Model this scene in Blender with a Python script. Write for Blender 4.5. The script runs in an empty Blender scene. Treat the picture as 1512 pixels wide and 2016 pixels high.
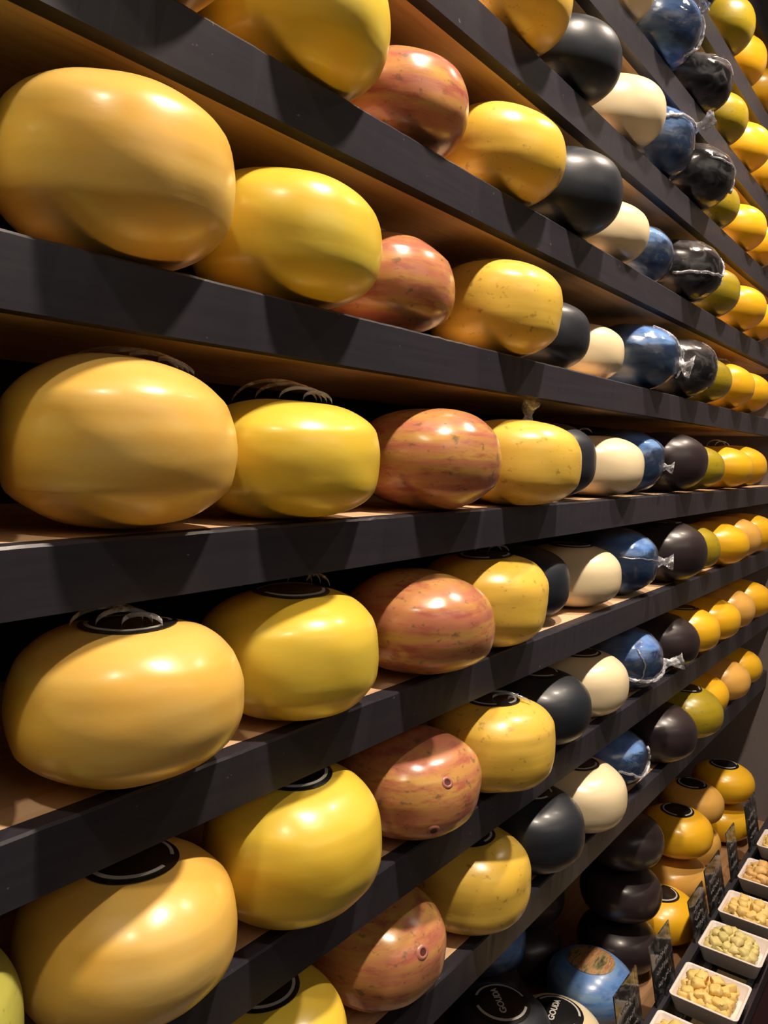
import bpy, bmesh, math, random
from mathutils import Vector, Matrix, noise

# ------------------------------------------------------------------ camera, world, lamps, exposure
OZ = 1.6                                    # eye height; all z values in the tables below are relative to it
sc = bpy.context.scene
COL = sc.collection
WHEELS = {
  5: [(8, 1.696, 0.569, 0.127), (9, 1.927, 0.556, 0.127), (10, 2.115, 0.57, 0.127)],
  4: [(6, 1.31, 0.563, 0.127), (7, 1.499, 0.548, 0.128), (8, 1.732, 0.549, 0.11), (9, 1.941, 0.563, 0.119), (10, 2.157, 0.557, 0.125)],
  3: [(4, 0.953, 0.546, 0.128), (5, 1.144, 0.553, 0.119), (6, 1.359, 0.556, 0.122), (7, 1.547, 0.561, 0.139), (8, 1.751, 0.54, 0.126), (9, 1.94, 0.569, 0.115), (10, 2.174, 0.558, 0.123)],
  2: [(1, 0.367, 0.550, 0.127), (2, 0.563, 0.548, 0.127), (3, 0.749, 0.576, 0.116), (4, 0.956, 0.551, 0.126), (5, 1.152, 0.544, 0.133), (6, 1.345, 0.569, 0.112), (7, 1.533, 0.586, 0.122), (8, 1.735, 0.548, 0.131), (9, 1.956, 0.559, 0.124), (10, 2.193, 0.55, 0.124)],
  1: [(1, 0.367, 0.545, 0.136), (2, 0.561, 0.553, 0.127), (3, 0.747, 0.583, 0.119), (4, 0.972, 0.55, 0.13), (5, 1.157, 0.588, 0.115), (6, 1.345, 0.601, 0.106), (7, 1.53, 0.561, 0.128), (8, 1.758, 0.552, 0.131), (9, 1.947, 0.565, 0.116), (10, 2.158, 0.559, 0.122)],
  0: [(1, 0.375, 0.552, 0.14), (2, 0.564, 0.548, 0.119), (3, 0.804, 0.544, 0.125), (4, 1.015, 0.532, 0.124), (5, 1.197, 0.582, 0.128), (6, 1.386, 0.568, 0.113), (7, 1.573, 0.593, 0.131), (8, 1.758, 0.556, 0.135), (9, 1.947, 0.569, 0.112), (10, 2.172, 0.552, 0.113)],
  -1: [(1, 0.375, 0.539, 0.136), (2, 0.578, 0.553, 0.13), (3, 0.792, 0.538, 0.127), (4, 0.98, 0.556, 0.131), (5, 1.163, 0.603, 0.125), (6, 1.351, 0.587, 0.114), (7, 1.54, 0.582, 0.134), (8, 1.774, 0.551, 0.138), (9, 1.964, 0.57, 0.12), (10, 2.167, 0.549, 0.115)],
  -2: [(1, 0.384, 0.547, 0.127), (2, 0.573, 0.539, 0.145), (3, 0.789, 0.546, 0.127), (4, 0.982, 0.536, 0.127), (5, 1.184, 0.565, 0.119), (6, 1.372, 0.57, 0.116), (7, 1.582, 0.574, 0.128), (8, 1.798, 0.561, 0.127), (9, 1.986, 0.563, 0.117), (10, 2.175, 0.559, 0.114), (11, 2.364, 0.562, 0.118)],
  -3: [(2, 0.547, 0.554, 0.127), (3, 0.758, 0.568, 0.128), (4, 0.968, 0.559, 0.127), (5, 1.166, 0.557, 0.127), (6, 1.354, 0.555, 0.118), (7, 1.573, 0.593, 0.116), (8, 1.773, 0.547, 0.129), (9, 1.976, 0.541, 0.123), (10, 2.162, 0.572, 0.114), (11, 2.351, 0.56, 0.118), (12, 2.539, 0.567, 0.115)],
}
SHELF_Z = {5: 0.9226, 4: 0.7286, 3: 0.5367, 2: 0.3370, 1: 0.1357, 0: -0.0692, -1: -0.2701, -2: -0.4727, -3: -0.6771}
CAM = ((0.604097, -0.796349, 0.029930), (0.042196, 0.069469, 0.996691), (0.795793, 0.600835, -0.075568))

cam_data = bpy.data.cameras.new('camera')
cam = bpy.data.objects.new('camera', cam_data); COL.objects.link(cam)
r_, u_, w_ = [Vector(v) for v in CAM]
m3 = Matrix((r_, u_, -w_)).transposed()
cam.matrix_world = Matrix.Translation((0, 0, OZ)) @ m3.to_4x4()
cam_data.sensor_fit = 'HORIZONTAL'; cam_data.sensor_width = 36.0
cam_data.lens = 1540.36 / 1512 * 36.0
cam_data.clip_start = 0.01; cam_data.clip_end = 50
sc.camera = cam

world = bpy.data.worlds.new('world'); sc.world = world; world.use_nodes = True
bg = world.node_tree.nodes['Background']
bg.inputs['Color'].default_value = (1.0, 0.86, 0.76, 1); bg.inputs['Strength'].default_value = 0.05

def spot(name, loc, target, power, size=120, radius=0.03, colour=(1.0, 0.83, 0.66), blend=0.6):
    ld = bpy.data.lights.new(name, 'SPOT'); ld.energy = power; ld.spot_size = math.radians(size)
    ld.spot_blend = blend; ld.shadow_soft_size = radius; ld.color = colour
    o = bpy.data.objects.new(name, ld); COL.objects.link(o); o.location = loc
    o.rotation_euler = (Vector(target) - Vector(loc)).to_track_quat('-Z', 'Y').to_euler()
    return o
# a row of ceiling spotlights in front of the cheese wall
LAMPS = [(-0.35, 38), (0.80, 150), (1.85, 120), (2.62, 48)]
for lx, pw in LAMPS:
    spot('ceiling_spotlight', (lx, -0.04, OZ + 1.50), (lx, 0.50, OZ - 0.60), pw, size=95, blend=1.0, radius=.045)

# added soft fill from behind and above the camera, brightens the wheel sides
al = bpy.data.lights.new('added_front_fill', 'AREA'); al.shape = 'RECTANGLE'; al.size = 3.0; al.size_y = 1.2; al.energy = 13; al.color = (1.0, .87, .75)
ao = bpy.data.objects.new('added_front_fill', al); COL.objects.link(ao); ao.location = (0.6, -2.3, OZ + 1.7)
ao.rotation_euler = (Vector((1.0, .5, OZ)) - ao.location).to_track_quat('-Z', 'Y').to_euler()

sc.view_settings.view_transform = 'Standard'; sc.view_settings.look = 'None'
sc.view_settings.gamma = 1.0; sc.view_settings.use_curve_mapping = False
sc.view_settings.exposure = 0.32

# ------------------------------------------------------------------ helpers
def link(name, me, m=None, parent=None, loc=(0, 0, 0), smooth=False):
    o = bpy.data.objects.new(name, me); COL.objects.link(o); o.location = loc
    if m is not None:
        me.materials.clear(); me.materials.append(m)
    if smooth:
        me.polygons.foreach_set('use_smooth', [True] * len(me.polygons))
    if parent is not None: o.parent = parent
    return o
def tag(o, label=None, cat=None, group=None, kind=None):
    if label: o['label'] = label
    if cat: o['category'] = cat
    if group: o['group'] = group
    if kind: o['kind'] = kind
    return o
def empty(name, loc=(0, 0, 0)):
    o = bpy.data.objects.new(name, None); COL.objects.link(o); o.location = loc; o.empty_display_size = .05
    return o
def box_me(name, x0, x1, y0, y1, z0, z1, bev=0.0, seg=2):
    bm = bmesh.new(); bmesh.ops.create_cube(bm, size=1)
    for v in bm.verts:
        v.co = Vector((x0 + (v.co.x + .5) * (x1 - x0), y0 + (v.co.y + .5) * (y1 - y0), z0 + (v.co.z + .5) * (z1 - z0)))
    if bev > 0: bmesh.ops.bevel(bm, geom=bm.edges[:], offset=bev, segments=seg, affect='EDGES', profile=.5)
    me = bpy.data.meshes.new(name); bm.to_mesh(me); bm.free(); return me
def pydata(name, vs, fs):
    me = bpy.data.meshes.new(name); me.from_pydata(vs, [], fs); me.update(); return me
def tube_me(name, pts, rads, seg=7):
    """tube along a list of points with a radius for each"""
    vs, fs = [], []; n = len(pts); pts = [Vector(p) for p in pts]
    for i, p in enumerate(pts):
        d = (pts[min(i + 1, n - 1)] - pts[max(i - 1, 0)]).normalized()
        a = d.cross(Vector((0.31, 0.2, 0.93))).normalized(); b = d.cross(a)
        for k in range(seg):
            t = 2 * math.pi * k / seg
            vs.append(p + (a * math.cos(t) + b * math.sin(t)) * rads[i])
    for i in range(n - 1):
        for k in range(seg):
            fs.append((i * seg + k, i * seg + (k + 1) % seg, (i + 1) * seg + (k + 1) % seg, (i + 1) * seg + k))
    fs.append(tuple(range(seg))[::-1]); fs.append(tuple((n - 1) * seg + k for k in range(seg)))
    return pydata(name, vs, fs)

# ------------------------------------------------------------------ materials
def mat(name):
    m = bpy.data.materials.new(name); m.use_nodes = True
    nt = m.node_tree; b = nt.nodes['Principled BSDF']
    return m, nt, b
def N(nt, kind, **kw):
    n = nt.nodes.new(kind)
    for k, v in kw.items():
        if k in n.inputs: n.inputs[k].default_value = v
        else: setattr(n, k, v)
    return n
def ramp(nt, fac, stops):
    r = N(nt, 'ShaderNodeValToRGB'); el = r.color_ramp.elements
    while len(el) > len(stops): el.remove(el[-1])
    while len(el) < len(stops): el.new(1.0)
    for e, (p, c) in zip(el, stops):
        e.position = p; e.color = (c[0], c[1], c[2], 1) if not isinstance(c, (int, float)) else (c, c, c, 1)
    nt.links.new(fac, r.inputs['Fac']); return r.outputs['Color']
def mapped(nt, scale=(1, 1, 1), coord='Object', shift=None):
    tc = N(nt, 'ShaderNodeTexCoord'); mp = N(nt, 'ShaderNodeMapping')
    mp.inputs['Scale'].default_value = scale
    nt.links.new(tc.outputs[coord], mp.inputs['Vector'])
    if coord == 'Object':                       # each wheel gets its own patch of the pattern
        oi = N(nt, 'ShaderNodeObjectInfo'); mu = N(nt, 'ShaderNodeMath', operation='MULTIPLY'); mu.inputs[1].default_value = 37.0
        nt.links.new(oi.outputs['Random'], mu.inputs[0]); nt.links.new(mu.outputs[0], mp.inputs['Location'])
    return mp.outputs['Vector']
def mix(nt, fac, a, b, mode='MIX'):
    x = N(nt, 'ShaderNodeMix', data_type='RGBA', blend_type=mode)
    for s, v in ((x.inputs['Factor'], fac), (x.inputs['A'], a), (x.inputs['B'], b)):
        if isinstance(v, (int, float)): s.default_value = v
        elif isinstance(v, tuple): s.default_value = (v[0], v[1], v[2], 1)
        else: nt.links.new(v, s)
    return x.outputs['Result']
def wax(name, base, alt, deep, streak=0.5, speck=None, speck_amt=0.0, rough=0.33, sss=0.12, coat=0.25, spotcol=None, bump=0.25):
    """waxed rind: two tones in cloudy patches, horizontal streaks, optional specks"""
    m, nt, b = mat(name)
    v1 = mapped(nt, (7, 7, 9)); n1 = N(nt, 'ShaderNodeTexNoise', Scale=1.6, Detail=3.0)
    nt.links.new(v1, n1.inputs['Vector'])
    c = mix(nt, ramp(nt, n1.outputs['Fac'], [(0.35, 0.0), (0.68, 1.0)]), base, alt)
    v2 = mapped(nt, (5, 5, 60)); n2 = N(nt, 'ShaderNodeTexNoise', Scale=1.3, Detail=4.0, Distortion=.25)
    nt.links.new(v2, n2.inputs['Vector'])
    f2 = ramp(nt, n2.outputs['Fac'], [(0.42, 0.0), (0.72, streak)])
    c = mix(nt, f2, c, deep)
    if spotcol:
        v4 = mapped(nt, (11, 11, 40)); n4 = N(nt, 'ShaderNodeTexNoise', Scale=2.4, Detail=5.0, Roughness=.6)
        nt.links.new(v4, n4.inputs['Vector'])
        c = mix(nt, ramp(nt, n4.outputs['Fac'], [(0.50, 0.0), (0.68, .68)]), c, spotcol)
    if speck:
        v3 = mapped(nt, (30, 30, 42)); n3 = N(nt, 'ShaderNodeTexNoise', Scale=2.6, Detail=2.5, Roughness=.6)
        nt.links.new(v3, n3.inputs['Vector'])
        c = mix(nt, ramp(nt, n3.outputs['Fac'], [(0.66 - .06 * speck_amt, 0.0), (0.76 - .06 * speck_amt, 0.65)]), c, speck)
    nt.links.new(c, b.inputs['Base Color'])
    b.inputs['Roughness'].default_value = rough
    if sss:
        b.inputs['Subsurface Weight'].default_value = sss
        b.inputs['Subsurface Radius'].default_value = (0.02, 0.009, 0.003)
        b.inputs['Subsurface Scale'].default_value = 0.6
    b.inputs['Coat Weight'].default_value = coat; b.inputs['Coat Roughness'].default_value = 0.19
    vb = mapped(nt, (1, 1, 1.6)); nb = N(nt, 'ShaderNodeTexNoise', Scale=34.0, Detail=4.0)
    nt.links.new(vb, nb.inputs['Vector'])
    bp = N(nt, 'ShaderNodeBump', Strength=bump, Distance=0.0012)
    nt.links.new(nb.outputs['Fac'], bp.inputs['Height']); nt.links.new(bp.outputs['Normal'], b.inputs['Normal'])
    nt.links.new(bp.outputs['Normal'], b.inputs['Coat Normal'])
    return m
M = {}
M['pale'] = wax('pale_yellow_wax', (.86, .59, .17), (.88, .52, .09), (.82, .44, .06), .4)
M['yellow'] = wax('yellow_wax', (.80, .62, .08), (.84, .56, .05), (.72, .48, .03), .35)
M['red'] = wax('red_mottled_wax', (.46, .15, .10), (.58, .24, .11), (.62, .38, .08), .85, (.13, .11, .06), 1.0, spotcol=(.36, .06, .07), sss=.06, rough=.26)
M['speckled'] = wax('speckled_yellow_wax', (.84, .56, .10), (.78, .50, .06), (.64, .42, .05), .5, (.38, .21, .05), .75)
M['black'] = wax('black_wax', (.014, .018, .026), (.020, .022, .030), (.012, .014, .02), .4, sss=0, rough=.42, coat=.15)
M['cream'] = wax('cream_wax', (.80, .66, .42), (.84, .70, .45), (.76, .60, .34), .25, rough=.3)
M['blue'] = wax('blue_wax', (.09, .21, .52), (.14, .29, .60), (.24, .37, .50), .7, sss=.04, rough=.3, coat=.35, spotcol=(.04, .11, .34))
M['dark'] = wax('dark_brown_wax', (.026, .017, .020), (.036, .024, .026), (.02, .014, .016), .4, sss=0, rough=.36, coat=.15)
M['olive'] = wax('olive_yellow_wax', (.36, .26, .012), (.43, .32, .016), (.25, .20, .015), .5, (.16, .12, .02), .6)
M['gold'] = wax('golden_yellow_wax', (.85, .50, .02), (.88, .46, .015), (.80, .40, .01), .3)
M['peach'] = wax('peach_wax', (.74, .42, .10), (.80, .44, .09), (.66, .34, .06), .3)
M['green'] = wax('green_wax', (.50, .50, .10), (.56, .52, .10), (.36, .38, .07), .4, (.3, .2, .1), .3)

def make_wood():
    m, nt, b = mat('light_wood')
    v = mapped(nt, (3, 40, 40), 'Object'); n = N(nt, 'ShaderNodeTexNoise', Scale=2.0, Detail=5.0, Distortion=.6)
    nt.links.new(v, n.inputs['Vector'])
    c = ramp(nt, n.outputs['Fac'], [(.3, (.60, .37, .20)), (.5, (.72, .47, .27)), (.7, (.77, .53, .31))])
    nt.links.new(c, b.inputs['Base Color']); b.inputs['Roughness'].default_value = .55
    bp = N(nt, 'ShaderNodeBump', Strength=.2, Distance=.001)
    nt.links.new(n.outputs['Fac'], bp.inputs['Height']); nt.links.new(bp.outputs['Normal'], b.inputs['Normal'])
    return m
M['wood'] = make_wood()
def make_paint(name, c0, c1, rough=.5, scr=True):
    m, nt, b = mat(name)
    v = mapped(nt, (4, 60, 60)); n = N(nt, 'ShaderNodeTexNoise', Scale=2.2, Detail=6.0, Distortion=.4)
    nt.links.new(v, n.inputs['Vector'])
    c = ramp(nt, n.outputs['Fac'], [(.35, c0), (.65, c1)])
    if scr:
        v2 = mapped(nt, (60, 60, 60)); n2 = N(nt, 'ShaderNodeTexNoise', Scale=2.0, Detail=2.0)
        nt.links.new(v2, n2.inputs['Vector'])
        c = mix(nt, ramp(nt, n2.outputs['Fac'], [(.735, 0.0), (.76, .6)]), c, (.16, .15, .15))
    nt.links.new(c, b.inputs['Base Color']); b.inputs['Roughness'].default_value = rough
    bp = N(nt, 'ShaderNodeBump', Strength=.18, Distance=.0006)
    nt.links.new(n.outputs['Fac'], bp.inputs['Height']); nt.links.new(bp.outputs['Normal'], b.inputs['Normal'])
    return m
M['paint'] = make_paint('charcoal_paint', (.026, .024, .034), (.031, .029, .038), .36)
M['darkwall'] = make_paint('dark_back_panel', (.012, .011, .011), (.018, .016, .016), .8, False)
M['grey'] = make_paint('grey_wall_paint', (.19, .165, .165), (.205, .18, .18), .85, False)
M['floor'] = make_paint('dark_floor', (.03, .022, .028), (.045, .034, .04), .4, False)
M['ceiling'] = make_paint('ceiling_paint', (.10, .095, .09), (.12, .11, .11), .9, False)
M['brownwood'] = make_paint('brown_wood_board', (.26, .14, .065), (.36, .20, .10), .5, False)
M['oliveboard'] = make_paint('brown_board', (.10, .07, .035), (.14, .10, .05), .35, False)
M['maroon'] = make_paint('maroon_panel', (.055, .010, .014), (.07, .014, .018), .5, False)
def flat(name, c, rough=.4, **kw):
    m, nt, b = mat(name)
    v = mapped(nt, (20, 20, 20)); n = N(nt, 'ShaderNodeTexNoise', Scale=2.0, Detail=3.0)
    nt.links.new(v, n.inputs['Vector'])
    nt.links.new(mix(nt, n.outputs['Fac'], tuple(x * .9 for x in c), tuple(min(1, x * 1.1) for x in c)), b.inputs['Base Color'])
    b.inputs['Roughness'].default_value = rough
    for k, v in kw.items(): b.inputs[k].default_value = v
    return m
M['sticker'] = flat('black_sticker', (.010, .010, .011), .22)
M['print'] = flat('white_print', (.52, .50, .46), .4)
M['porcelain'] = flat('white_porcelain', (.80, .73, .70), .18)
M['pit'] = flat('dark_pit', (.10, .025, .02), .5)
M['pitrim'] = flat('pit_rim', (.42, .16, .12), .35)
M['chalk'] = flat('chalk_writing', (.16, .15, .16), .6)
M['bracket'] = flat('black_metal', (.012, .012, .014), .35)
def make_film(name, tint=(1, 1, 1), haze=.05, crumple=.6):
    """clear shrink film: mostly see-through, glossy on its creases"""
    m, nt, b = mat(name); nt.nodes.remove(b); out = nt.nodes['Material Output']
    v = mapped(nt, (10, 10, 14)); n = N(nt, 'ShaderNodeTexNoise', Scale=2.6, Detail=5.0, Roughness=.55, Distortion=1.2)
    nt.links.new(v, n.inputs['Vector'])
    bp = N(nt, 'ShaderNodeBump', Strength=crumple, Distance=.004); nt.links.new(n.outputs['Fac'], bp.inputs['Height'])
    tr = N(nt, 'ShaderNodeBsdfTransparent', Color=(tint[0], tint[1], tint[2], 1))
    gl = N(nt, 'ShaderNodeBsdfGlossy', Color=(1, 1, 1, 1), Roughness=.07); nt.links.new(bp.outputs['Normal'], gl.inputs['Normal'])
    df = N(nt, 'ShaderNodeBsdfDiffuse', Color=(.75, .75, .8, 1))
    fr = N(nt, 'ShaderNodeFresnel', IOR=1.45); nt.links.new(bp.outputs['Normal'], fr.inputs['Normal'])
    m1 = N(nt, 'ShaderNodeMixShader'); nt.links.new(fr.outputs[0], m1.inputs[0])
    nt.links.new(tr.outputs[0], m1.inputs[1]); nt.links.new(gl.outputs[0], m1.inputs[2])
    hz = ramp(nt, n.outputs['Fac'], [(.5, haze * .2), (.72, haze * 2)])
    m2 = N(nt, 'ShaderNodeMixShader'); nt.links.new(hz, m2.inputs[0])
    nt.links.new(m1.outputs[0], m2.inputs[1]); nt.links.new(df.outputs[0], m2.inputs[2])
    nt.links.new(m2.outputs[0], out.inputs['Surface'])
    return m
M['film'] = make_film('clear_film')
M['knot'] = make_film('gathered_film', (.85, .85, .88), .95, .8)
M['ribbon'] = make_film('hazy_film_ribbon', (.9, .9, .9), .8, .3)
M['acrylic'] = make_film('smoked_acrylic', (.42, .39, .35), .07, .1)

# ------------------------------------------------------------------ room shell
XL, XR = -0.45, 2.79            # ends of the shelving
YF, YB = 0.507, 0.86            # front face of the rails, back panel
def struct(name, me, m):
    o = link(name, me, m); o['kind'] = 'structure'; return o
struct('floor', box_me('floor', -3.2, XR, -3.4, YB, -.06, 0), M['floor'])
struct('ceiling', box_me('ceiling', -3.2, XR, -3.4, YB, OZ + 1.95, OZ + 2.01), M['ceiling'])
struct('wall_back', box_me('wall_back', -3.2, XR, YB, YB + .08, 0, OZ + 1.95), M['darkwall'])
struct('wall_right', box_me('wall_right', XR, XR + .08, -3.4, YB + .08, 0, OZ + 1.95), M['grey'])

# ------------------------------------------------------------------ shelves
ORD = {6: 'empty topmost', 5: 'first', 4: 'second', 3: 'third', 2: 'fourth', 1: 'fifth', 0: 'sixth', -1: 'seventh', -2: 'eighth', -3: 'ninth'}
SHELF_Z[6] = SHELF_Z[5] + .208
RH = .0506                       # rail height
def rail_me(z, seed):
    """painted front rail with slightly worn, uneven upper edge"""
    nx = 260; vs, fs = [], []
    prof = [(.0, -RH), (.0, -.0022), (.0018, 0), (.018, 0), (.018, -RH)]
    for i in range(nx + 1):
        x = XL + (XR - XL) * i / nx
        w = noise.noise(Vector((x * 55, seed * 7.1, 0))) * .0007 + noise.noise(Vector((x * 160, seed * 3.3, 5))) * .0005
        for k, (dy, dz) in enumerate(prof):
            vs.append((x, YF + dy + (w * .5 if k == 1 else 0), OZ + z + dz + (w if k in (1, 2) else 0)))
    n = len(prof)
    for i in range(nx):
        for k in range(n):
            fs.append((i * n + k, i * n + (k + 1) % n, (i + 1) * n + (k + 1) % n, (i + 1) * n + k))
    fs.append(tuple(range(n))[::-1]); fs.append(tuple(nx * n + k for k in range(n)))
    me = pydata('front_rail', vs, fs)
    bm = bmesh.new(); bm.from_mesh(me); bmesh.ops.recalc_face_normals(bm, faces=bm.faces[:]); bm.to_mesh(me); bm.free()
    return me
for n in sorted(SHELF_Z, reverse=True):
    z = SHELF_Z[n]
    sh = empty('shelf', ((XL + XR) / 2, YF, OZ + z))
    nm = ORD[n] + (' wooden shelf at the top right corner' if n == 6 else ' wooden shelf from the top with a charcoal painted front rail')
    tag(sh, nm, 'shelf', 'long wooden shelves of the cheese wall')
    inv = Matrix.Translation(sh.location).inverted()
    a = link('shelf_panel', box_me('shelf_panel', XL, XR, YF + .018, YB, OZ + z - .046, OZ + z), M['wood'])
    b = link('front_rail', rail_me(z, n + 11), M['paint'])
    b['label'] = 'charcoal painted front rail with worn edge'
    for o in (a, b):
        o.data.transform(inv); o.parent = sh

# ------------------------------------------------------------------ cheese wheels
R0 = .0935
class Wheel:
    """surface of one cheese wheel: az in degrees from the front (-Y) towards +X, t in degrees from the equator"""
    def __init__(s, R, H, seed, n=2.25, rough=1.0, seam=1.0, dent=0.0):
        s.R, s.H, s.seed, s.n, s.rough, s.seam, s.dent = R, H, seed, n, rough, seam, dent
    def p(s, az, t, off=0.0):
        a = math.radians(az - 90); t = math.radians(t)
        ct, st = max(math.cos(t), 0), math.sin(t)
        r = s.R * ct ** (2 / s.n); z = s.H / 2 * math.copysign(abs(st) ** (2 / s.n), st)
        d = Vector((math.cos(a), math.sin(a), 0))
        nr = Vector((d.x * ct ** (2 - 2 / s.n + 1e-6) / s.R, d.y * ct ** (2 - 2 / s.n + 1e-6) / s.R,
                     math.copysign(abs(st) ** (2 - 2 / s.n + 1e-6), st) / (s.H / 2)))
        nr = nr.normalized() if nr.length > 1e-9 else Vector((0, 0, 1))
        P = Vector((d.x * r, d.y * r, z)); q = P + Vector((s.seed * 1.7, s.seed * .9, s.seed * 2.3))
        k = noise.noise(q * 11) * .0030 + noise.noise(q * 26) * .0008 + noise.noise(Vector((q.x * 9, q.y * 9, q.z * 60))) * .0007
        k *= s.rough
        wob = noise.noise(Vector((d.x * 1.5, d.y * 1.5, s.seed))) * .004
        for zz, amp in ((.25 * s.H, .0014), (-.25 * s.H, .0020)):      # shoulders where side and crown meet
            k += s.seam * .75 * (.6 + .5 * noise.noise(Vector((d.x * 2.2, d.y * 2.2, s.seed + zz * 40)))) * (amp * max(0, 1 - abs(z - zz - wob) / .017) + amp * .35 * math.exp(-((z - zz - wob) / .003) ** 2))
        if s.dent and st > 0: k -= s.dent * math.exp(-((r - .02) / .035) ** 2)
        k *= min(1, ct * 2.5 + .25) if s.dent == 0 else 1
        P = P + nr * (k - .0012 + off)
        return Vector((P.x, P.y, max(P.z + s.H / 2, .0)))
    def mesh(s, name, off=0.0, na=84, nt=34, crumple=0.0):
        vs, fs = [], []
        for j in range(1, nt):
            t = -90 + 180 * j / nt
            for i in range(na):
                c = 0
                if crumple:
                    q = Vector((i / na * 2 * math.pi, t / 25, s.seed))
                    c = crumple * abs(noise.noise(Vector((math.cos(q.x) * 2.4, math.sin(q.x) * 2.4, q.y * 1.2 + s.seed * 5))))
                vs.append(s.p(360 * i / na, t, off + c))
        b = len(vs); vs.append(s.p(0, -90, off)); vs.append(s.p(0, 90, off))
        for j in range(nt - 2):
            for i in range(na):
                fs.append((j * na + i, j * na + (i + 1) % na, (j + 1) * na + (i + 1) % na, (j + 1) * na + i))
        for i in range(na):
            fs.append((b, (i + 1) % na, i)); fs.append((b + 1, (nt - 2) * na + i, (nt - 2) * na + (i + 1) % na))
        return pydata(name, vs, fs)
    def t_of_r(s, r):
        return math.degrees(math.acos(min(1, (r / s.R) ** (s.n / 2))))
    def patch(s, name, r0, r1, a0, a1, off, na=40, nr=3, thick=0.0005):
        """piece of a ring lying on the crown, with real thickness"""
        vs, fs = [], []
        for lay in (0, 1):
            for j in range(nr + 1):
                r = r0 + (r1 - r0) * j / nr
                for i in range(na + 1):
                    vs.append(s.p(a0 + (a1 - a0) * i / na, s.t_of_r(r), off + lay * thick))
        L = (nr + 1) * (na + 1)
        for lay in (0, 1):
            for j in range(nr):
                for i in range(na):
                    q = [lay * L + j * (na + 1) + i, lay * L + j * (na + 1) + i + 1, lay * L + (j + 1) * (na + 1) + i + 1, lay * L + (j + 1) * (na + 1) + i]
                    fs.append(tuple(q if lay == 0 else q[::-1]))
        def side(idx):
            for a, b in zip(idx[:-1], idx[1:]): fs.append((a, b, b + L, a + L))
        side([i for i in range(na + 1)]); side([nr * (na + 1) + i for i in range(na + 1)][::-1])
        return pydata(name, vs, fs)

def add_label(root, w, style=0, txt=None, rot=0, mat_=None, rad=.040):
    lb = link('top_label', w.patch('top_label', .0005, rad, 0, 360, .0006, 48, 5), mat_ or M['sticker'], root, smooth=False)
    lb['label'] = 'round black sticker with a broken white ring' if mat_ is None else 'round pictorial sticker'
    if mat_ is None:
        for a0, a1 in ((10 + rot, 150 + rot), (185 + rot, 335 + rot)):
            link('printed_ring', w.patch('printed_ring', rad * .80, rad * .88, a0, a1, .0013, 30, 1), M['print'], lb)
    if txt:
        for s_, size, dy in txt:
            cu = bpy.data.curves.new('lettering', 'FONT'); cu.body = s_; cu.size = size; cu.align_x = 'CENTER'; cu.align_y = 'CENTER'
            cu.extrude = .0002; cu.offset = .0004
            tmp = bpy.data.objects.new('tmp', cu); COL.objects.link(tmp)
            dg = bpy.context.evaluated_depsgraph_get(); me = bpy.data.meshes.new_from_object(tmp.evaluated_get(dg))
            bpy.data.objects.remove(tmp)
            ca, sa = math.cos(math.radians(rot)), math.sin(math.radians(rot))
            for v in me.vertices:
                x, y, z = v.co.x, v.co.y + dy, v.co.z
                x, y = x * ca - y * sa, x * sa + y * ca
                r = math.hypot(x, y); az = math.degrees(math.atan2(y, x)) + 90
                q = w.p(az, w.t_of_r(max(r, .0005)), .0014)
                v.co = (x, y, q.z + z)
            me.name = 'lettering'
            link('lettering', me, M['print'], lb)
    return lb
def surf_tube(root, w, name, pts, r, m, lift=.003, sub=6, jit=.15):
    P = []
    for (a0, t0), (a1, t1) in zip(pts[:-1], pts[1:]):
        for k in range(sub): P.append((a0 + (a1 - a0) * k / sub, t0 + (t1 - t0) * k / sub))
    P.append(pts[-1]); V = []; RR = []
    for i, (a, t) in enumerate(P):
        V.append(w.p(a + .6 * math.sin(i * 2.1), t + .7 * math.sin(i * 1.3 + w.seed), lift)); RR.append(r * (.75 + .5 * abs(math.sin(i * 1.9 + w.seed))))
    return link(name, tube_me(name, V, RR, 6), m, root, smooth=True)
def film_knot(root, w, az, t, length=.028, rad=.006, m=None, bend=(0, 0, 0)):
    """gathered end of the shrink film: narrow neck opening into a crumpled tuft"""
    p0 = w.p(az, t, -.001); p1 = w.p(az, t, .05); d = (p1 - p0).normalized() + Vector(bend); d.normalize()
    a = d.cross(Vector((.2, .1, 1))).normalized(); b = d.cross(a); vs, fs = [], []; seg = 18; n = 9
    for i in range(n):
        u = i / (n - 1); rr = rad * (1.6 - 2.6 * u if u < .35 else .69 + (u - .35) * 1.5)
        for k in range(seg):
            th = 2 * math.pi * k / seg; f = 1 + .28 * math.sin(th * 5 + i) * (0.4 + u)
            vs.append(p0 + d * (length * u) + (a * math.cos(th) + b * math.sin(th)) * rr * f + a * (.004 * u * math.sin(i)))
    for i in range(n - 1):
        for k in range(seg): fs.append((i * seg + k, i * seg + (k + 1) % seg, (i + 1) * seg + (k + 1) % seg, (i + 1) * seg + k))
    fs.append(tuple((n - 1) * seg + k for k in range(seg)))
    return link('film_knot', pydata('film_knot', vs, fs), m or M['knot'], root, smooth=True)
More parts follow.
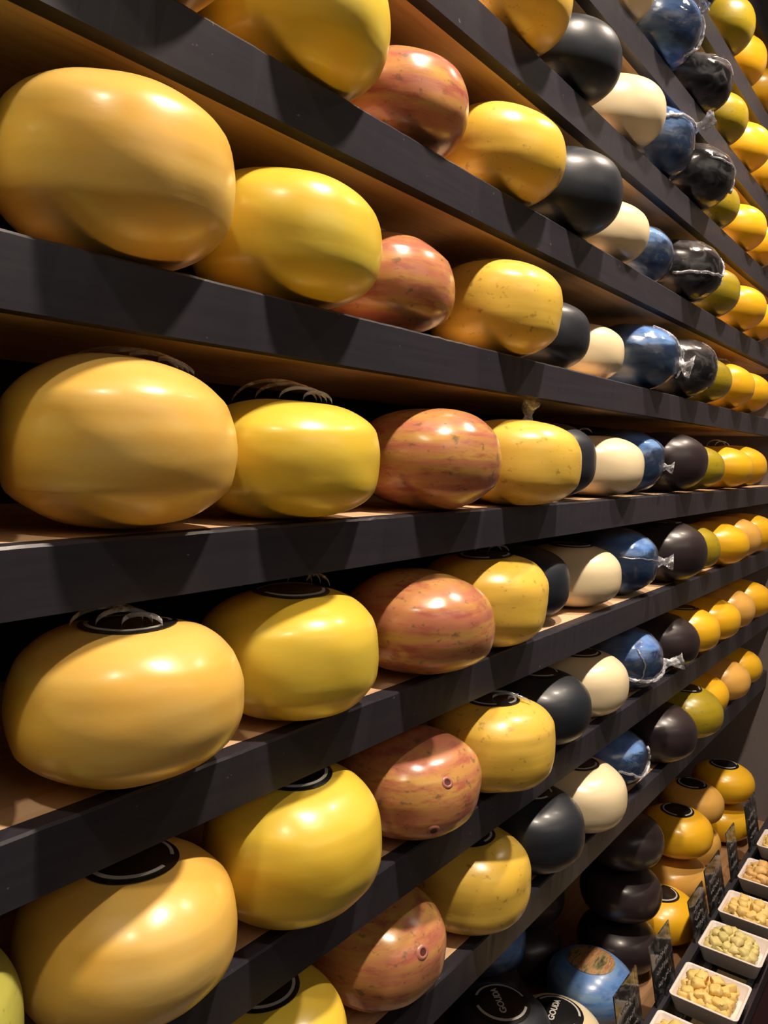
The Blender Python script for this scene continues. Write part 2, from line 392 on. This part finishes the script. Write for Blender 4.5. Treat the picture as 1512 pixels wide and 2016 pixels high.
def film_curl(root, w, ang=-35, span=.075, height=.016, count=3, shift=(0, 0), width=.006, m=None):
    """loose loops of clear film standing on the crown"""
    vs, fs = [], []; ca, sa = math.cos(math.radians(ang)), math.sin(math.radians(ang)); ns = 22
    for c in range(count):
        sp = span * (1 - .22 * c); hh = height * (1 - .18 * c); ox = shift[0] + .010 * c * ca; oy = shift[1] + .010 * c * sa - .006 * c
        b0 = len(vs)
        for i in range(ns + 1):
            th = math.pi * i / ns; l = -math.cos(th) * sp / 2; x = ox + l * ca; y = oy + l * sa
            r = math.hypot(x, y); az = math.degrees(math.atan2(y, x)) + 90
            zb = w.p(az, w.t_of_r(min(r, w.R * .98)), .0005).z
            z = zb + hh * math.sin(th) + .0004
            for dy_, dz_ in ((0, 0), (width * .4, width * .75), (width * .4 + .0006, width * .75), (.0007, 0)):
                vs.append((x - sa * dy_, y + ca * dy_, z + dz_))
        for i in range(ns):
            for k in range(4): fs.append((b0 + i * 4 + k, b0 + i * 4 + (k + 1) % 4, b0 + (i + 1) * 4 + (k + 1) % 4, b0 + (i + 1) * 4 + k))
    o = link('film_curl', pydata('film_curl', vs, fs), m or M['ribbon'], root, smooth=True)
    return o
def pit(root, w, az, t, r=.0055):
    c = w.p(az, t, .0); nrm = (w.p(az, t, .02) - c).normalized(); a = nrm.cross(Vector((0, 0, 1))).normalized(); b = nrm.cross(a)
    vs, fs = [], []; seg = 18; prof = [(1.7, -.0004), (1.35, .0012), (1.05, .0014), (.85, .0008)]
    for rr, h in prof:
        for k in range(seg):
            th = 2 * math.pi * k / seg; f = r * rr * (1 + .05 * math.sin(2 * th + az))
            vs.append(c + nrm * h + a * f * math.cos(th) + b * f * math.sin(th) * .9)
    for i in range(3):
        for k in range(seg): fs.append((i * seg + k, i * seg + (k + 1) % seg, (i + 1) * seg + (k + 1) % seg, (i + 1) * seg + k))
    o = link('pit_rim', pydata('pit_rim', vs, fs), M['pitrim'], root, smooth=True)
    vs2 = [c + nrm * .0006 + (a * math.cos(2 * math.pi * k / seg) + b * math.sin(2 * math.pi * k / seg) * .9) * r * 1.0 for k in range(seg)]
    vs2 += [c + nrm * .0002 + (a * math.cos(2 * math.pi * k / seg) + b * math.sin(2 * math.pi * k / seg) * .9) * r * .4 for k in range(seg)]
    f2 = [(k, (k + 1) % seg, seg + (k + 1) % seg, seg + k) for k in range(seg)] + [tuple(range(seg, 2 * seg))]
    o2 = link('pit', pydata('pit', vs2, f2), M['pit'], o, smooth=True)

KIND = {0: 'green', 1: 'pale', 2: 'yellow', 3: 'red', 4: 'speckled', 5: 'black', 6: 'cream', 7: 'blue', 8: 'dark', 9: 'olive', 10: 'gold', 11: 'peach', 12: 'gold'}
LOOK = {0: 'yellow-green waxed cheese wheel', 1: 'pale butter-yellow waxed cheese wheel', 2: 'bright lemon-yellow waxed cheese wheel',
        3: 'red and ochre mottled cheese wheel', 4: 'yellow cheese wheel with brown specks', 5: 'matte black waxed cheese wheel',
        6: 'smooth cream-white waxed cheese wheel', 7: 'blue cheese wheel wrapped in clear film', 8: 'dark brown-black cheese wheel',
        9: 'olive-yellow waxed cheese wheel', 10: 'golden-orange waxed cheese wheel', 11: 'peach-orange waxed cheese wheel', 12: 'farthest golden-yellow waxed cheese wheel'}
W = {}
def wheel(key, x, y, z, H, kind, label, group, seed, R=R0, **kw):
    w = Wheel(R, H, seed, **kw)
    big = x < 1.3
    o = link('gouda_cheese', w.mesh('gouda_cheese', na=104 if big else 72, nt=48 if big else 32), M[kind], None, (x, y, OZ + z), smooth=True)
    o.data.update()
    tag(o, label, 'cheese', group); W[key] = (o, w)
    return o, w
for n in WHEELS:
    cols = {c: (x, y, H) for c, x, y, H in WHEELS[n]}
    x10 = cols[10][0]
    if 11 not in cols: cols[11] = (x10 + .199, .560, .120)
    if 12 not in cols and n <= -1: cols[12] = (cols[11][0] + .191, .556, .120)
    if n in (1, 0, -1, -2): cols[0] = (cols[1][0] - (.188 if n == -2 else .196), .565, .125)
    for c, (x, y, H) in sorted(cols.items()):
        seed = (n + 7) * 13.37 + c * 5.71
        kw = {}
        if c in (1, 2): kw = dict(n=2.3, rough=1.25)
        if c == 3: kw = dict(n=2.3, rough=1.5, seam=1.2)
        if c == 4: kw = dict(n=2.35, rough=1.4, seam=1.1)
        if c >= 9: kw = dict(rough=.8, seam=.5)
        if c in (5, 6): kw = dict(rough=.7, seam=.5)
        if n <= 1 and c in (2, 4, 5, 6): kw['n'] = {2: 2.55, 4: 2.75, 5: 2.5, 6: 2.6}[c]
        kind = KIND[c]
        if c == 11 and n >= 0: kind = 'gold'
        if c == 9 and n <= -2: kind = 'gold' if n == -2 else 'olive'
        if (n, c) == (-1, 1): kw.update(dent=.007)
        if (n, c) == (0, 1): kw.update(seam=1.8)
        lab = '%s on the %s shelf from the top' % (LOOK[c], ORD[n])
        if c == 8 and n >= 1: lab = 'dark brown-black wheel in shiny clear film on the %s shelf from the top' % ORD[n]
        if c == 9 and kind == 'gold': lab = 'dull yellow waxed cheese wheel on the %s shelf from the top' % ORD[n]
        if c == 10: lab = 'golden-orange waxed cheese wheel beside the olive one on the %s shelf from the top' % ORD[n]
        if c == 10 and n <= -2: lab = 'golden-orange waxed cheese wheel left of the peach one on the %s shelf from the top' % ORD[n]
        if c == 11 and n >= 0: lab = 'rightmost golden-orange waxed cheese wheel on the %s shelf from the top' % ORD[n]
        wheel((n, c), x, y, SHELF_Z[n], H, kind, lab, 'waxed cheese wheels lined up on the wall shelves', seed, **kw)

# shrink film on the blue and the upper dark wheels
for (n, c), (o, w) in list(W.items()):
    if c == 7 or (c == 8 and n >= 1):
        f = link('film_wrap', w.mesh('film_wrap', off=.0011, na=64, nt=30, crumple=.0035), M['film'], o, smooth=True)
        f['label'] = 'glossy clear film wrap'
def on(n, c): return W[(n, c)]
# film seams and gathered ends
K = M['knot']
o, w = on(4, 7); surf_tube(o, w, 'film_seam', [(25, 75), (22, 45), (24, 10), (22, -25), (8, -48)], .0035, K, .004); surf_tube(o, w, 'film_seam', [(10, 70), (14, 40), (24, 10)], .002, K, .003); film_knot(o, w, 24, 30, .022, .008)
o, w = on(3, 7); surf_tube(o, w, 'film_seam', [(-75, 25), (-50, 15), (-25, 22), (0, 20), (20, 18)], .0030, K, .004); film_knot(o, w, 18, 20, .040, .008)
o, w = on(4, 8); surf_tube(o, w, 'film_seam', [(-40, 22), (-15, 26), (10, 22), (30, 10)], .0012, K, .003)
o, w = on(3, 8); surf_tube(o, w, 'film_seam', [(-45, 12), (-15, 8), (10, 4), (30, 0)], .0018, K, .003); surf_tube(o, w, 'film_seam', [(25, 40), (28, 10), (24, -25)], .003, K, .003)
o, w = on(2, 8); surf_tube(o, w, 'film_seam', [(-75, -14), (-45, -12), (-15, -12), (8, -10), (18, 6), (26, 24)], .0026, K, .003); surf_tube(o, w, 'film_seam', [(5, -10), (12, -22), (24, -18)], .0015, K, .003)
o, w = on(1, 7); surf_tube(o, w, 'film_seam', [(-12, 62), (-8, 36), (4, 10), (8, -6)], .0018, K, .003); surf_tube(o, w, 'film_seam', [(2, 62), (4, 30), (10, 6)], .0014, K, .003); film_knot(o, w, 12, -12, .026, .011, M['ribbon']); surf_tube(o, w, 'film_seam', [(6, 8), (20, 6), (26, -12), (16, -30)], .0022, K, .006)
o, w = on(1, 8); surf_tube(o, w, 'film_seam', [(12, 52), (18, 25), (24, -5), (20, -35)], .0014, K, .003)
o, w = on(0, 7); film_knot(o, w, 14, -6, .020, .006)
o, w = on(-1, 7); film_knot(o, w, 14, 2, .030, .008); surf_tube(o, w, 'film_seam', [(-60, 12), (-30, 10), (-5, 6), (12, 3)], .0012, K, .002)
o, w = on(-2, 7); surf_tube(o, w, 'film_seam', [(-62, -14), (-40, -20), (-15, -22), (5, -16), (22, -2)], .0034, K, .004); surf_tube(o, w, 'film_seam', [(-44, 30), (-36, 5), (-38, -20)], .0014, K, .003); film_knot(o, w, 12, -2, .040, .008, bend=(.3, 0, .25))
o, w = on(-3, 7); surf_tube(o, w, 'film_seam', [(-48, 0), (-30, -6), (-12, -18), (5, -16), (22, -4), (26, 20)], .0024, K, .004)
# loose film loops behind the crowns
for (n, c, ang, sp, hh, ct, sh, wd) in [(1, 1, -40, .075, .008, 2, (.02, .02), .010), (0, 1, -40, .085, .008, 4, (.015, .015), .005), (0, 2, -45, .085, .018, 4, (.0, .02), .005),
        (1, 3, -50, .03, .010, 2, (.0, .02), .006), (1, 4, -50, .035, .007, 2, (.0, .02), .006),
        (-1, 2, -45, .045, .016, 3, (.02, .02), .004), (-1, 4, -45, .04, .012, 2, (.01, .0), .004), (0, 6, -50, .03, .010, 1, (-.02, .01), .004),
        (-1, 1, -40, .055, .012, 3, (-.02, .0), .005), (0, 10, -50, .05, .014, 2, (.0, .0), .004), (-2, 4, -50, .06, .008, 3, (.0, -.01), .004), (1, 10, -50, .05, .010, 2, (0, .0), .006)]:
    o, w = on(n, c); film_curl(o, w, ang, sp, hh, ct, sh, wd)
for key in [(-1, 1), (-1, 2), (-1, 4), (-1, 6), (-1, 8), (-2, 1), (-2, 2), (-2, 4), (-2, 5), (-2, 6), (-2, 9), (-3, 2), (-3, 4), (-3, 5), (-3, 6), (-3, 9)]:
    o, w = on(*key); add_label(o, w, rot=key[1] * 40)
o, w = on(0, 4); film_knot(o, w, 100, 66, .034, .007, M['knot'], bend=(.2, 0, .5))
# pits left by the cheese iron in the mottled wheels
o, w = on(-2, 3); pit(o, w, -22, 24, .0048); pit(o, w, -34, -20, .0052)
o['label'] = 'red mottled cheese wheel with two small pits on the eighth shelf from the top'
o, w = on(-3, 3); pit(o, w, -12, 22, .0055)
o['label'] = 'red mottled cheese wheel with one round pit on the ninth shelf from the top'

# ------------------------------------------------------------------ bottom ledge with stacked wheels
ZT = -1.185
ledge = empty('display_ledge', ((XL + XR) / 2, .25, OZ + ZT)); tag(ledge, 'low wooden display ledge under the shelves carrying stacked wheels and white dishes', 'ledge')
def child(name, me, m, par):
    me.transform(Matrix.Translation(par.location).inverted()); return link(name, me, m, par)
child('ledge_board', box_me('ledge_board', XL, XR, .450, YB, OZ + ZT - .03, OZ + ZT), M['brownwood'], ledge)
child('dish_tray_board', box_me('dish_tray_board', XL, XR, .304, .432, OZ + ZT - .02, OZ + ZT), M['oliveboard'], ledge)
child('front_rail', box_me('front_rail', XL, XR, .294, .304, OZ + ZT + .04, OZ + ZT + .076, .001), M['floor'], ledge)
child('card_rail', box_me('card_rail', XL, XR, .432, .450, OZ + ZT - .03, OZ + ZT + .084, .0015), M['paint'], ledge)
child('dish_rail', box_me('dish_rail', XL, XR, .305, .317, OZ + ZT + .076, OZ + ZT + .0855, .001), M['bracket'], ledge)
child('dish_rail', box_me('dish_rail', XL, XR, .392, .404, OZ + ZT + .076, OZ + ZT + .0855, .001), M['bracket'], ledge)
xb = 1.32
while xb < 2.7:
    child('bracket', box_me('bracket', xb, xb + .012, .304, .432, OZ + ZT, OZ + ZT + .076, .001), M['bracket'], ledge); xb += .19
child('cabinet_front', box_me('cabinet_front', XL, XR, .296, .304, .04, OZ + ZT + .04, .001), M['maroon'], ledge)
G2 = 'waxed cheese wheels stacked on the bottom ledge'
TIER = [ # column, x, y, levels, H, kind, look
 (5, 1.176, .602, 2, .118, 'black', 'black waxed cheese wheel'), (6, 1.368, .578, 1, .120, 'cream', 'cream-white waxed cheese wheel'),
 (8, 1.748, .598, 3, .125, 'dark', 'dark brown-black cheese wheel'), (9, 1.932, .556, 1, .116, 'gold', 'golden-yellow cheese wheel'),
 (10, 2.126, .584, 2, .1255, 'gold', 'golden-yellow cheese wheel'), (11, 2.362, .612, 2, .120, 'peach', 'peach-orange cheese wheel'), (12, 2.582, .575, 2, .120, 'gold', 'golden-yellow cheese wheel')]
LV = {1: ['alone on the bottom ledge'], 2: ['lower of its stack of two', 'upper of its stack of two'],
      3: ['lowest in the stack of three', 'in the middle of the stack of three', 'topmost in the stack of three']}
WHERE = {5: 'near the lower edge', 6: 'beside the blue wheel', 8: '', 9: 'right beside the dark stack', 10: 'behind the lone golden wheel', 11: 'between golden stacks', 12: 'by the grey wall'}
for c, x, y, lv, H, kind, look in TIER:
    for k in range(lv):
        dx = [0, .004, -.003, .002][k]
        lab = (look + ' ' + LV[lv][k] + ' ' + WHERE[c]).strip().replace('the bottom ledge near', 'the ledge near')
        kd = 'peach' if (c == 10 and k == 0) else kind
        if kd != kind: lab = lab.replace('golden-yellow', 'pale orange')
        o, w = wheel(('t', c, k), x + dx, y, ZT + k * H, H, kd, lab, G2, 300 + c * 3.3 + k * 7.7, rough=.8, seam=.8)
        if k == lv - 1 and c != 8:
            tx = None
            if c == 5: tx = [('GOUDA', .0165, .004)]
            if c == 6: tx = [('GOUDA', .0165, .004)]
            add_label(o, w, txt=tx, rot={5: 48, 6: 12}.get(c, c * 31), rad=.043 if c > 6 else .052)
def make_picture():
    m, nt, b = mat('landscape_sticker')
    v = mapped(nt, (18, 60, 20)); n = N(nt, 'ShaderNodeTexNoise', Scale=1.2, Detail=5.0, Distortion=.8)
    nt.links.new(v, n.inputs['Vector'])
    c = ramp(nt, n.outputs['Fac'], [(.30, (.05, .035, .02)), (.42, (.16, .15, .07)), (.52, (.42, .24, .11)), (.60, (.30, .12, .05)), (.70, (.50, .45, .36))])
    nt.links.new(c, b.inputs['Base Color']); b.inputs['Roughness'].default_value = .25
    return m
M['picture'] = make_picture()
o, w = wheel(('t', 7, 0), 1.560, .587, ZT, .125, 'blue', 'blue cheese wheel with a landscape picture sticker on the bottom ledge', G2, 411.3, R=R0, rough=.9, seam=1.4)
add_label(o, w, mat_=M['picture'], rad=.050)
for k in (0, 1):  # added dark wheels stand in for the shade in the gap over the ledge
    wheel(('t', 7.5, k), 1.604, .7665, ZT + k * .118, .118, 'dark', 'added dark wheel filling the shadow behind the blue picture wheel, %s of two' % ('lower', 'upper')[k], G2, 441.3 + k * 3, R=.0895)
o2, w2 = wheel(('t', 6.5, 0), 1.400, .766, ZT, .118, 'dark', 'dark wheel in deep shadow underneath the blue wrapped wheel', G2, 431.3)
o, w = wheel(('t', 6.5, 1), 1.400, .766, ZT + .118, .122, 'blue', 'blue film-wrapped wheel in deep shadow behind the cream wheel', G2, 421.3)
f = link('film_wrap', w.mesh('film_wrap', off=.0011, na=64, nt=30, crumple=.004), M['film'], o, smooth=True)

# ------------------------------------------------------------------ name cards of smoked acrylic
random.seed(5)
CARDS = [(1.352, 1.470, -.978), (1.546, 1.670, -.982), (1.817, 1.935, -1.010), (1.948, 2.085, -.992), (2.150, 2.235, -.975), (2.355, 2.480, -.972)]
CN = ['nearest the lower edge', 'beside the blue wheel with the picture', 'in front of the lone golden wheel', 'widest, in front of the pale orange wheel', 'narrow, second from the grey wall', 'nearest the grey wall']
for i, (x0, x1, zt) in enumerate(CARDS):
    z0 = ZT + .084; hgt = zt - z0; lean = .022; w_ = x1 - x0
    root = empty('name_card', ((x0 + x1) / 2, .452, OZ + z0)); tag(root, 'smoked acrylic name card ' + CN[i], 'sign', 'smoked acrylic name cards')
    vs = []
    for dy in (0, .0025):
        vs += [(-w_ / 2, -.012 + dy, .0), (w_ / 2, -.012 + dy, .0), (w_ / 2, lean - .012 + dy, hgt), (-w_ / 2, lean - .012 + dy, hgt)]
    fs = [(0, 1, 2, 3), (7, 6, 5, 4), (0, 4, 5, 1), (1, 5, 6, 2), (2, 6, 7, 3), (3, 7, 4, 0)]
    link('card_plate', pydata('card_plate', vs, fs), M['acrylic'], root)
    for r in range(3):                              # chalk scribble lines
        pts = []; rr_ = random.Random(i * 9 + r); zz = hgt * (.66 - .2 * r); a = -w_ * .32; b = w_ * (.30 - .08 * (r == 1)); k = 46
        for j in range(k + 1):
            x = a + (b - a) * j / k; z = zz + rr_.uniform(-.0055, .0055)
            pts.append((x, lean * (z / hgt) - .0128, z))
        link('writing', tube_me('writing', pts, [.0007] * len(pts), 4), M['chalk'], root)
    link('clip', box_me('clip', -.012, .012, -.017, -.0125, -.004, .012, .001), M['acrylic'], root)

# ------------------------------------------------------------------ dishes with cheese chunks
def dish_me(x0, x1, y0, y1, h):
    """rectangular tapered dish with rounded corners, rim and hollow"""
    def ring(sx, sy, z, rad):
        pts = []
        for cx, cy, a0 in ((1, 1, 0), (-1, 1, 90), (-1, -1, 180), (1, -1, 270)):
            for k in range(7):
                a = math.radians(a0 + 90 * k / 6)
                pts.append((cx * (sx - rad) + rad * math.cos(a), cy * (sy - rad) + rad * math.sin(a), z))
        return pts
    sx, sy = (x1 - x0) / 2, (y1 - y0) / 2
    L = [ring(sx * .80, sy * .80, 0, .010), ring(sx * .83, sy * .83, .0015, .011), ring(sx * .99, sy * .99, h - .002, .010), ring(sx, sy, h - .0008, .010), ring(sx - .0012, sy - .0012, h, .009),
         ring(sx - .0045, sy - .0045, h, .007), ring(sx - .0060, sy - .0060, h - .0015, .007), ring(sx * .86, sy * .86, .0075, .010), ring(sx * .78, sy * .78, .0045, .010)]
    vs = [p for l in L for p in l]; m = len(L[0]); fs = []
    for i in range(len(L) - 1):
        for k in range(m): fs.append((i * m + k, i * m + (k + 1) % m, (i + 1) * m + (k + 1) % m, (i + 1) * m + k))
    fs.append(tuple(range(m))[::-1]); fs.append(tuple((len(L) - 1) * m + k for k in range(m)))
    return pydata('dish', vs, fs)
def chunk_me(seed, s):
    rnd = random.Random(seed); bm = bmesh.new(); bmesh.ops.create_cube(bm, size=1)
    for v in bm.verts:
        v.co = Vector((v.co.x * s * rnd.uniform(.8, 1.25), v.co.y * s * rnd.uniform(.7, 1.15), v.co.z * s * rnd.uniform(.6, .95)))
    bmesh.ops.bevel(bm, geom=bm.edges[:], offset=s * .26, segments=2, affect='EDGES', profile=.6)
    for v in bm.verts: v.co += Vector([noise.noise(v.co * 160 + Vector((seed, i * 3.1, 0))) * s * .22 for i in range(3)])
    me = bpy.data.meshes.new('cheese_chunk'); bm.to_mesh(me); bm.free(); return me
M['chunk_a'] = wax('pale_cheese', (.80, .58, .20), (.84, .60, .19), (.74, .50, .14), .3, sss=.2, rough=.5, coat=0)
M['chunk_b'] = wax('tan_cheese', (.74, .46, .17), (.80, .52, .20), (.60, .30, .08), .4, sss=.2, rough=.5, coat=0)
M['chunk_g'] = wax('herb_cheese', (.66, .56, .22), (.76, .62, .26), (.50, .42, .14), .4, sss=.2, rough=.5, coat=0)
TR = [(1.368, 1.492, 'a'), (1.549, 1.678, 'a'), (1.752, 1.872, 'g'), (1.918, 2.037, 'a'), (2.110, 2.240, 'b'), (2.328, 2.452, 'a')]
TN = ['nearest the bottom edge', 'second from the bottom edge', 'third from the bottom edge', 'fourth from the bottom edge', 'second farthest away', 'farthest away near the grey wall']
zd = OZ + ZT + .086; DH = OZ - 1.06 - zd
vari = {k: [] for k in 'abg'}
for k in 'abg':
    for i in range(5):
        me = chunk_me(i * 7 + ord(k), .023); me.materials.append(M['chunk_' + k]); me.polygons.foreach_set('use_smooth', [True] * len(me.polygons)); vari[k].append(me)
for i, (x0, x1, kd) in enumerate(TR):
    cx, cy = (x0 + x1) / 2, .3565
    d = link('serving_dish', dish_me(x0, x1, .291, .422, DH), M['porcelain'], None, (cx, cy, zd), smooth=True)
    tag(d, 'white rectangular porcelain dish of cheese chunks, ' + TN[i], 'dish', 'white sample dishes on the ledge')
    rnd = random.Random(40 + i); hw, hh = (x1 - x0) / 2 - .016, .0655 - .016
    spots = []
    for lay, (nx, ny, zz, sc_) in enumerate(((4, 4, .0165, .56), (5, 5, .0300, .77), (4, 4, .0400, .60), (2, 2, .0500, .30))):
        for a in range(nx):
            for b_ in range(ny):
                if lay == 2 and rnd.random() < .18: continue
                if lay < 2 and rnd.random() < .05: continue
                px = (a / (nx - 1) * 2 - 1) * hw * sc_ + rnd.uniform(-.003, .003) - (.004 if lay else 0)
                py = (b_ / (ny - 1) * 2 - 1) * hh * sc_ + rnd.uniform(-.003, .003) + (.004 if lay else 0)
                spots.append((px, py, zz + rnd.uniform(-.001, .002)))
    for px, py, pz in spots:
        c = bpy.data.objects.new('cheese_chunk', rnd.choice(vari[kd])); COL.objects.link(c)
        c.location = (cx + px, cy + py, zd + pz); c.rotation_euler = (rnd.uniform(-.35, .35), rnd.uniform(-.35, .35), rnd.uniform(0, 6.28))
        s = rnd.uniform(.88, 1.12); c.scale = (s, s, s)
        tag(c, 'small %s cheese chunk heaped in the white dish %s' % ({'a': 'pale yellow', 'b': 'tan', 'g': 'greenish yellow'}[kd], TN[i]), 'cheese chunk', 'cheese chunks in the dish ' + TN[i])
